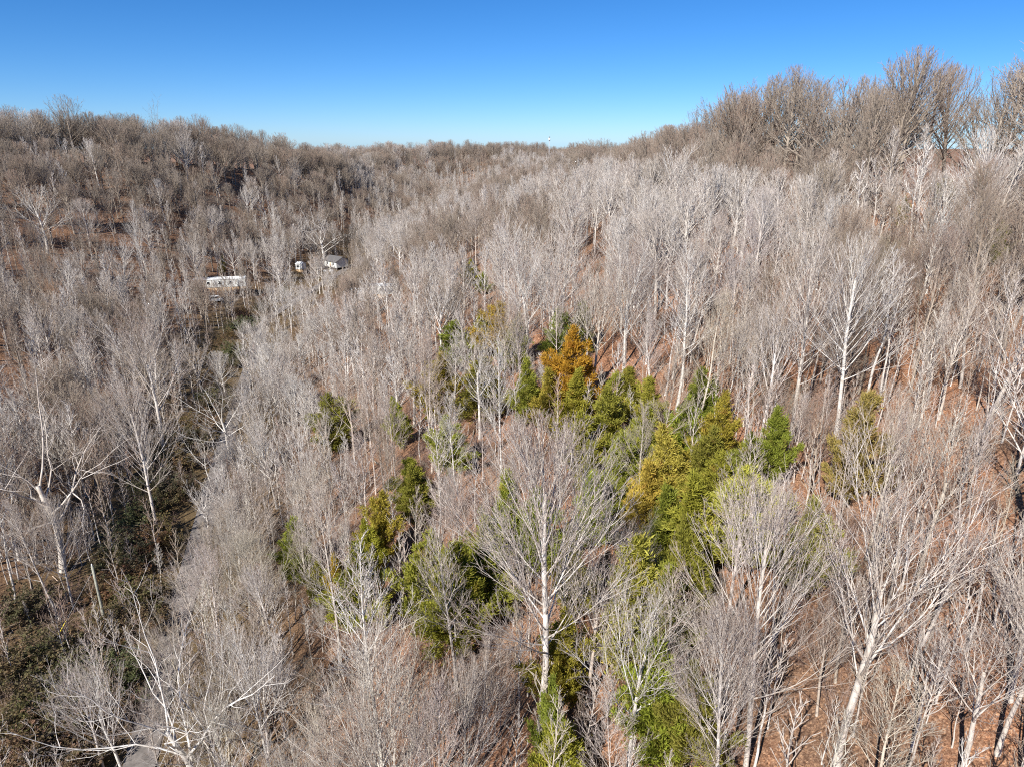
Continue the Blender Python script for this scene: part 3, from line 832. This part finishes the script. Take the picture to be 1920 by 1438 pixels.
# each takes its label from the nearest thing one can find
ORD = ['', 'second ', 'third ', 'fourth ', 'fifth ', 'sixth ', 'seventh ', 'eighth ', 'ninth ', 'tenth ', 'eleventh ', 'twelfth ', 'thirteenth ', 'fourteenth ', 'fifteenth ', 'sixteenth ']
LAND.append((-52.0, 72.1, 10, 'utility pole'))
LP = [(proj(x, y, h1(x, y)+H*.6), ref.replace('the ', '', 1) if ref.startswith('the ') else ref) for x, y, H, ref in LAND]
byl = {}
for root, x, y, H, look in named + shrub_roots:
    a, b_, d = proj(x, y, h1(x, y)+H*.6)
    best = min(LP, key=lambda q: (q[0][0]-a)**2+(q[0][1]-b_)**2)
    (la, lb, ld), ref = best
    dx, dy = a-la, b_-lb
    if abs(dx) > abs(dy)*.8: rel = 'right of' if dx > 0 else 'left of'
    else: rel = 'behind' if d > ld else 'in front of'
    byl.setdefault((look, rel, ref), []).append(((dx*dx+dy*dy), root))
for (look, rel, ref), lst in byl.items():
    lst.sort(key=lambda q: q[0])
    for i, (_, root) in enumerate(lst):
        tag(root, f"{ORD[min(i, 15)]}{look} {rel} the {ref}".strip(), 'shrub' if 'shrub' in look else 'tree', 'creek bank shrubs' if 'shrub' in look else 'bare trees of the near slopes')

# ---------------------------------------------------------------- the rest of the wood, as one mass
def source_coll(name, objs):
    c = bpy.data.collections.new(name)
    for i, (v_f, mats) in enumerate(objs):
        (v1, f1), (v2, f2) = v_f[:2]
        me = raw_mesh('woodland_source', np.concatenate([v1, v2]), np.concatenate([f1, f2+len(v1)]), mats[0])
        me.materials.append(mats[1])
        mi = np.zeros(len(f1)+len(f2), np.int32); mi[len(f1):] = v_f[2] if len(v_f) > 2 else 1
        me.polygons.foreach_set('material_index', mi)
        o = bpy.data.objects.new('%s_%02d' % (name, i), me); c.objects.link(o)
    return c
def scatter_object(name, coll, P, rot, scl, idx, label, cat):
    me = bpy.data.meshes.new(name); me.vertices.add(len(P)); me.vertices.foreach_set('co', np.asarray(P, np.float32).ravel())
    for an, ty, dat in (('rot','FLOAT_VECTOR',rot), ('scl','FLOAT_VECTOR',scl)):
        q = me.attributes.new(an, ty, 'POINT'); q.data.foreach_set('vector', np.asarray(dat, np.float32).ravel())
    q = me.attributes.new('idx', 'INT', 'POINT'); q.data.foreach_set('value', np.asarray(idx, np.int32))
    me.update()
    o = link(name, me)
    ng = bpy.data.node_groups.new(name+'_scatter', 'GeometryNodeTree')
    ng.interface.new_socket('Geometry', in_out='INPUT', socket_type='NodeSocketGeometry')
    ng.interface.new_socket('Geometry', in_out='OUTPUT', socket_type='NodeSocketGeometry')
    N, L = ng.nodes, ng.links
    gi = N.new('NodeGroupInput'); go = N.new('NodeGroupOutput')
    ci = N.new('GeometryNodeCollectionInfo'); ci.inputs['Collection'].default_value = coll
    ci.inputs['Separate Children'].default_value = True; ci.inputs['Reset Children'].default_value = True
    ip = N.new('GeometryNodeInstanceOnPoints'); ip.inputs['Pick Instance'].default_value = True
    def attr(nm, ty):
        a = N.new('GeometryNodeInputNamedAttribute'); a.data_type = ty; a.inputs['Name'].default_value = nm
        return next(s for s in a.outputs if s.enabled and s.name == 'Attribute')
    er = N.new('FunctionNodeEulerToRotation')
    L.new(attr('rot', 'FLOAT_VECTOR'), er.inputs[0]); L.new(er.outputs[0], ip.inputs['Rotation'])
    L.new(attr('scl', 'FLOAT_VECTOR'), ip.inputs['Scale']); L.new(attr('idx', 'INT'), ip.inputs['Instance Index'])
    L.new(gi.outputs[0], ip.inputs['Points']); L.new(ci.outputs[0], ip.inputs['Instance']); L.new(ip.outputs[0], go.inputs[0])
    md = o.modifiers.new('scatter', 'NODES'); md.node_group = ng
    tag(o, label, cat, kind='stuff')
    return o
SRC, KEYS = [], {}
def src(hab, tone, seed, det, lev, fat):
    tr, lb = make_tree(hab, seed, PROTO_H[hab], det, lev, fat)
    mats = {'pale': ('bark_pale','twig_pale'), 'white': ('bark_white','twig_pale'), 'brown': ('bark_brown','twig_brown')}[tone]
    mg = merge(lb); va, la = tr.arrays(), mg.arrays()
    KEYS.setdefault((hab, tone), []).append(len(SRC)); SRC.append(((va, la, mg.stout()), (M[mats[0]], M[mats[1]])))
for i in range(3): src('slender', 'pale', 401+i, 1.1, 3, 2.1)
for i in range(2): src('poplar', 'pale', 411+i, .95, 3, 2.3)
for i in range(2): src('forked', 'pale', 421+i, 1.0, 3, 2.3)
for i in range(2): src('fan', 'pale', 431+i, .95, 3, 2.3)
for i in range(2): src('dome', 'pale', 441+i, 1.05, 3, 2.3)
for i in range(3): src('dome', 'brown', 451+i, 1.15, 3, 2.3)
for i in range(2): src('fan', 'brown', 461+i, 1.1, 3, 2.3)
for i in range(2): src('slender', 'brown', 471+i, 1.1, 3, 2.1)
src('poplar', 'brown', 481, 1.1, 3, 2.2); src('forked', 'brown', 491, 1.2, 3, 2.2)
src('forked', 'white', 495, 1.2, 3, 2.1); src('slender', 'white', 496, 1.1, 3, 2.1); src('fan', 'white', 497, 1.1, 3, 2.1)
P, RO, SC, IX = [], [], [], []
for x, y, z, hab, H, tone, dist in rest:
    ks = KEYS.get((hab, tone)) or KEYS[(hab, 'pale')]
    s = H/PROTO_H[hab]; w = s*r2.uniform(.85, 1.2)
    P.append((x, y, z)); RO.append((r2.gauss(0,.06), r2.gauss(0,.06), r2.uniform(0, 6.28))); SC.append((w, w, s)); IX.append(r2.choice(ks))
scatter_object('woodland', source_coll('woodland_tree', SRC), P, RO, SC, IX, 'mass of bare grey and brown trees covering the hills beyond', 'woodland')
print('single trees', len(near), 'mass', len(rest))
# brush between the trees
BS = []
for i in range(4):
    tb, _ = make_bush(501+i, 3.2, 1.3, 0, 22); va = tb.arrays()
    BS.append(((va, (np.zeros((0,3)), np.zeros((0,4), int))), (M['brush'], M['brush'])))
for i in range(6):
    tr_, lb_ = make_tree('slender', 521+i, 11.0, .45, 3, 1.6); BS.append(((tr_.arrays(), merge(lb_).arrays()), (M['bark_pale'], M['twig_pale'] if i % 2 else M['twig_brown'])))
P, RO, SC, IX = [], [], [], []
bp_ = np.concatenate([scatter(14, 165, 2.5, 11), scatter(165, 330, 4.2, 12), scatter(330, 760, 8.0, 13)])
bz = height(bp_[:,0], bp_[:,1]); bdv, _ = _near(_V, bp_[:,0], bp_[:,1]); bdn = vnoise(bp_[:,0]/13+4, bp_[:,1]/13+6)
bin_ = _inside(bp_[:,0], bp_[:,1])
for (x, y), z, v, dn, inn in zip(bp_, bz, bdv, bdn, bin_):
    if not inn or abs(proj(x, y, z)[0]) > .86: continue
    sd = x - np.interp(y, _V[:,1], _V[:,0])
    p = .50
    if sd > 0 and 0 < 4-v+2.6 and v < 7: p = .06
    elif sd > 0 and x > 2 and y < 110: p = .58
    elif sd < 0 and v < 26: p = .85
    if r2.random() > p*(.4+1.2*dn): continue
    if any((x-q[0])**2+(y-q[1])**2 < (q[2]*.7)**2 for q in YARDS): continue
    s = r2.uniform(.45, 1.15); ix = r2.randrange(10)
    if ix > 3:
        hm = 99.0
        for tx, ty, tz, tw, reach in OPEN:
            if y < ty and ty-y < reach and abs(x - tx*y/ty) < tw: hm = min(hm, tz*y/ty - z)
        if s*11 > hm and r2.random() < .7: ix = r2.randrange(4)
    P.append((x, y, z)); RO.append((0, 0, r2.uniform(0, 6.28))); SC.append((s*1.15, s*1.15, s)); IX.append(ix)
scatter_object('undergrowth', source_coll('brush_plant', BS), P, RO, SC, IX, 'tangled brown brush and saplings covering the forest floor', 'undergrowth')

LG = []
for i in range(5):
    rg = random.Random(600+i); t_ = Tubes(); L_ = (7, 5, 9, 3, 6)[i]; r_ = (.11, .07, .14, .05, .08)[i]
    q = _path(rg, (-L_/2, 0, r_*.8), (1, 0, 0), L_, 7, .10, 0); t_.add(q, [r_*(1-.55*j/6) for j in range(7)], 7)
    for j in range(9):
        c, d = _at(q, rg.uniform(.35, .98)); nd = _side(rg, d, math.radians(rg.uniform(30, 70)), rg.uniform(0, 3.14))
        w = _path(rg, c, nd, rg.uniform(.6, 2.4), 4, .15, 0); t_.add(w, [.04, .03, .02, .01], 3)
    LG.append(((t_.arrays(), (np.zeros((0,3)), np.zeros((0,4), int))), (M['dead_wood'] if i % 2 else M['bark_brown'], M['brush'])))
P, RO, SC, IX = [], [], [], []
lp = scatter(14, 170, 5.2, 15); lz = height(lp[:,0], lp[:,1])
ex = height(lp[:,0]+1, lp[:,1])-height(lp[:,0]-1, lp[:,1]); ey = height(lp[:,0], lp[:,1]+1)-height(lp[:,0], lp[:,1]-1)
ldv, _ = _near(_V, lp[:,0], lp[:,1])
for (x, y), z, gx_, gy_, v in zip(lp, lz, ex/2, ey/2, ldv):
    if v < 8 or r2.random() > .45: continue
    a = r2.uniform(0, 6.28); sl = gx_*math.cos(a)+gy_*math.sin(a)
    P.append((x, y, z)); RO.append((0, -math.atan(sl), a)); s = r2.uniform(.6, 1.15); SC.append((s, s, s)); IX.append(r2.randrange(5))
scatter_object('deadfall', source_coll('fallen_log', LG), P, RO, SC, IX, 'fallen logs and broken branches lying on the leaf litter', 'deadfall')

# ---------------------------------------------------------------- utility pole, snags
def tube_obj(name, pts, rads, mat, parent, k=10):
    t = Tubes(); t.add(list(pts)+[pts[-1]], list(rads)+[0.001], k); V, F = t.arrays()
    return link(name, raw_mesh(name, V, F, mat), parent)
px_, py_ = -52.0, 72.1
pole = tag(empty('utility_pole', (px_, py_, h1(px_, py_))), 'weathered wooden utility pole on the road bank at lower left', 'utility pole')
tube_obj('shaft', [(0,0,-.8),(0,0,3),(.02,0,7),(.03,0,10.3)], [.19,.18,.155,.135], M['pole_wood'], pole)
tube_obj('insulator', [(.03,0,10.3),(.03,0,10.42),(.03,0,10.55),(.03,0,10.62)], [.05,.09,.07,.04], M['white_metal'], pole)
boxes('meter_box', [(-.62,-.22,-.16,.16,1.6,2.3)], M['white_metal'], pole)
guy = tag(empty('guy_wire', (-57.0, 67.5, h1(-57.0, 67.5))), 'thin steel guy wire with yellow guard in the evergreen thicket', 'wire')
g = Vector((px_+57.0, py_-67.5, h1(px_, py_)+9.6-h1(-57.0, 67.5)))
tube_obj('cable', [(0,0,-.2), tuple(g*.5), tuple(g)], [.012,.012,.012], M['steel'], guy, 5)
tube_obj('guard', [tuple(g*.26), tuple(g*.34), tuple(g*.42)], [.05,.05,.05], M['yellow'], guy, 8)
for (sx, sy, H, r, lab) in ((-80.8,120.8,7.6,.42,'thick broken snag with splintered top beside the antler-limbed sycamore'), (-79.0,120.4,5.6,.30,'thinner broken snag standing close to the thick one')):
    sn = tag(empty('snag', (sx, sy, h1(sx, sy))), lab, 'dead tree', 'broken dead trunks')
    tube_obj('trunk', [(0,0,-.5),(.05,0,H*.3),(.15,.05,H*.6),(.02,0,H*.8),(.25,0,H*.92)], [r*1.2,r,r*.95,r*.9,r*.7], M['dead_wood'], sn)
    tube_obj('splinter', [(.30,0,H*.90),(.36,0,H*.97),(.42,0,H*1.04)], [r*.42,r*.25,r*.06], M['dead_wood'], sn, 6)

# ---------------------------------------------------------------- buildings in the hollow
def window(parent, x0, x1, z0, z1, y):
    w = boxes('window', [(x0-.08,x0,y-.06,y-.002,z0-.08,z1+.08),(x1,x1+.08,y-.06,y-.002,z0-.08,z1+.08),(x0,x1,y-.06,y-.002,z1,z1+.08),(x0,x1,y-.06,y-.002,z0-.08,z0)], M['white_metal'], parent)
    boxes('pane', [(x0,x1,y-.03,y-.004,z0,z1)], M['dark_glass'], w)
def gable(root, L, D, z0, z1, rise, wall, roof, over=.4):
    h, d = L/2, D/2
    V = [(-h,-d,z0),(h,-d,z0),(h,d,z0),(-h,d,z0),(-h,-d,z1),(h,-d,z1),(h,d,z1),(-h,d,z1),(-h,0,z1+rise),(h,0,z1+rise)]
    poly('wall', V, [(0,1,5,4),(2,3,7,6),(1,2,6,9,5),(3,0,4,8,7),(0,3,2,1)], wall, root)
    e = rise/d*over
    for s in (-1, 1):
        a = [(-h-over,s*(d+over),z1-e+.05),(h+over,s*(d+over),z1-e+.05),(h+over,0,z1+rise+.05),(-h-over,0,z1+rise+.05)]
        b = [(p[0],p[1],p[2]+.14) for p in a]
        poly('roof', a+b, [(0,1,2,3),(7,6,5,4),(0,4,5,1),(1,5,6,2),(2,6,7,3),(3,7,4,0)], roof, root)
def site(x, y, r): return min(h1(x+a, y+b) for a in (-r, 0, r) for b in (-r, 0, r)), max(h1(x+a, y+b) for a in (-r, 0, r) for b in (-r, 0, r))
x, y = -81.0, 313.5; lo, hi = site(x, y, 4)
ho = tag(empty('house', (x, y, hi), math.radians(-40)), 'white house with dark shingle roof beside the bright white sycamore', 'house')
gable(ho, 11.0, 7.0, .9, 3.7, 1.7, M['white_siding'], M['shingle'], .5)
for wx in (-4.0, -1.2, 3.2): window(ho, wx-.5, wx+.5, 2.0, 3.2, -3.5)
dr_ = boxes('door', [(.6,1.5,-3.56,-3.502,.95,3.0)], M['tan_board'], ho); boxes('handle', [(1.36,1.43,-3.61,-3.562,1.9,2.0)], M['steel'], dr_)
for wx in (-5.2, -1.8, 1.8, 5.2): boxes('foundation_post', [(wx-.15,wx+.15,-3.4,-3.1,-1.5,.9),(wx-.15,wx+.15,3.1,3.4,-1.5,.9)], M['shingle'], ho)
boxes('step', [(.5,1.6,-4.4,-3.58,-.6,.3),(.5,1.6,-4.0,-3.58,.3,.8)], M['pole_wood'], ho)
def trailer(name, x, y, L, D, H, rz, label, cat, mat, rise=.5):
    lo, hi = site(x, y, 2)
    t = tag(empty(name, (x, y, hi), math.radians(rz)), label, cat)
    gable(t, L, D, .5, H, rise, mat, M['white_metal'], .15)
    n = int(L/3.2)
    for i in range(n):
        wx = -L/2+1.3+i*(L-2.6)/max(1, n-1); window(t, wx-.45, wx+.45, H*.5, H*.8, -D/2)
    d_ = boxes('door', [(.9,1.8,-D/2-.06,-D/2-.002,.55,H*.85)], M['steel'], t); boxes('handle', [(1.66,1.72,-D/2-.1,-D/2-.062,H*.45,H*.5)], M['shingle'], d_)
    boxes('skirting', [(-L/2+.1,L/2-.1,-D/2+.1,D/2-.1,-1.8,.5)], M['tan_board'], t)
trailer('mobile_home', -108.5, 252.0, 18.0, 4.4, 3.3, 14, 'long white-roofed mobile home at the foot of the left hill', 'mobile home', M['white_siding'])
trailer('shed', -55.2, 237.6, 6.6, 5.0, 3.4, -8, 'white metal shed half hidden by grey twigs below the house', 'shed', M['white_metal'], 1.0)
trailer('mobile_home', -44.5, 232.5, 11.0, 4.2, 3.2, -6, 'white mobile home behind pale trunks right of the white shed', 'mobile home', M['white_siding'])
trailer('shed', -93.0, 300.5, 3.2, 3.0, 2.8, -20, 'small white shed left of the white sycamore by the house', 'shed', M['white_metal'], .7)
trailer('shed', -52.0, 493.4, 7.0, 5.0, 3.0, 8, 'tan shed far up the valley', 'shed', M['tan_board'], 1.2)
for i, (x, y, lab) in enumerate(((-83.0, 303.6, 'white tank on the ground below the house'), (-80.6, 303.8, 'second white tank right of the first below the house'))):
    tk = tag(empty('tank', (x, y, h1(x, y)), .4*i), lab, 'tank', 'white tanks below the house')
    tube_obj('shell', [(-1.0,0,.75),(-.9,0,.75),(.9,0,.75),(1.0,0,.75)], [.3,.5,.5,.3], M['white_metal'], tk, 12)
    for lx in (-.6, .6): boxes('leg', [(lx-.06,lx+.06,-.3,.3,-.1,.4)], M['steel'], tk)
# parked van beside the mobile home
x, y = -106.0, 240.5
van = tag(empty('parked_van', (x, y, h1(x, y)), math.radians(20)), 'white van parked below the long mobile home', 'van')
prof = [(-2.4,.35),(2.4,.35),(2.45,1.0),(1.75,1.15),(1.2,2.0),(-2.3,2.05),(-2.45,1.0)]
V = [(a, s*.95, b) for s in (-1, 1) for a, b in prof]
n = len(prof)
poly('body', V, [tuple(range(n))[::1], tuple(range(2*n-1, n-1, -1))] + [(i, (i+1) % n, n+(i+1) % n, n+i)[::-1] for i in range(n)], M['car_paint'], van)
for s in (-1, 1):
    boxes('side_window', [(-2.0,1.0,s*.955-.006,s*.955+.006,1.25,1.8)], M['dark_glass'], van)
    for wx in (-1.5, 1.55):
        w = tube_obj('wheel', [(wx,s*.80,.35),(wx,s*.86,.35),(wx,s*.96,.35)], [.33,.34,.33], M['rubber'], van, 14)
        tube_obj('rim', [(wx,s*.93,.35),(wx,s*.965,.35),(wx,s*.98,.35)], [.18,.18,.16], M['steel'], w, 10)
poly('windscreen', [(1.77,-.8,1.18),(1.77,.8,1.18),(1.27,.75,1.95),(1.27,-.75,1.95)], [(0,1,2,3)], M['dark_glass'], van)
# mast on the far ridge
x, y = 33.0, 640.0
ms = tag(empty('antenna_mast', (x, y, h1(x, y))), 'thin steel antenna mast on the far ridge against the sky', 'mast')
mh = 3.0-h1(x, y)
tube_obj('pole', [(0,0,-1),(0,0,mh*.5),(0,0,mh)], [.35,.28,.2], M['steel'], ms, 8)
boxes('antenna_panel', [(-.7,.7,-.5,.5,mh-2.6,mh-.2)], M['white_metal'], ms)
boxes('lightning_rod', [(-.25,.6,-.2,.2,mh+.01,mh+.9)], M['shingle'], ms)
# oak that still holds its dry leaves, at the top right
x, y, H = 77.0, 98.0, 15.0
ok = place_tree('forked1', x, y, H, 1.1, .05, 'brown', 'reddish oak still holding dry leaves at the right edge below the ridge', 1.0, 'bare trees that stand out', False, 'oak_tree')
nr = np.random.RandomState(5)
C = []
for t in STOCK['forked1'][1]:
    for (n_, k_), (pl, rl) in t.b.items():
        if n_ == 3: C += [p[1] for p in pl]
C = np.array(C)[nr.rand(len(C)) < .55]
link('dry_leaves', raw_mesh('dry_leaves', *sprays(nr, C, nr.normal(0, 1, C.shape), 3, .22, .18, 1.0), M['dry_leaf'], False), ok)
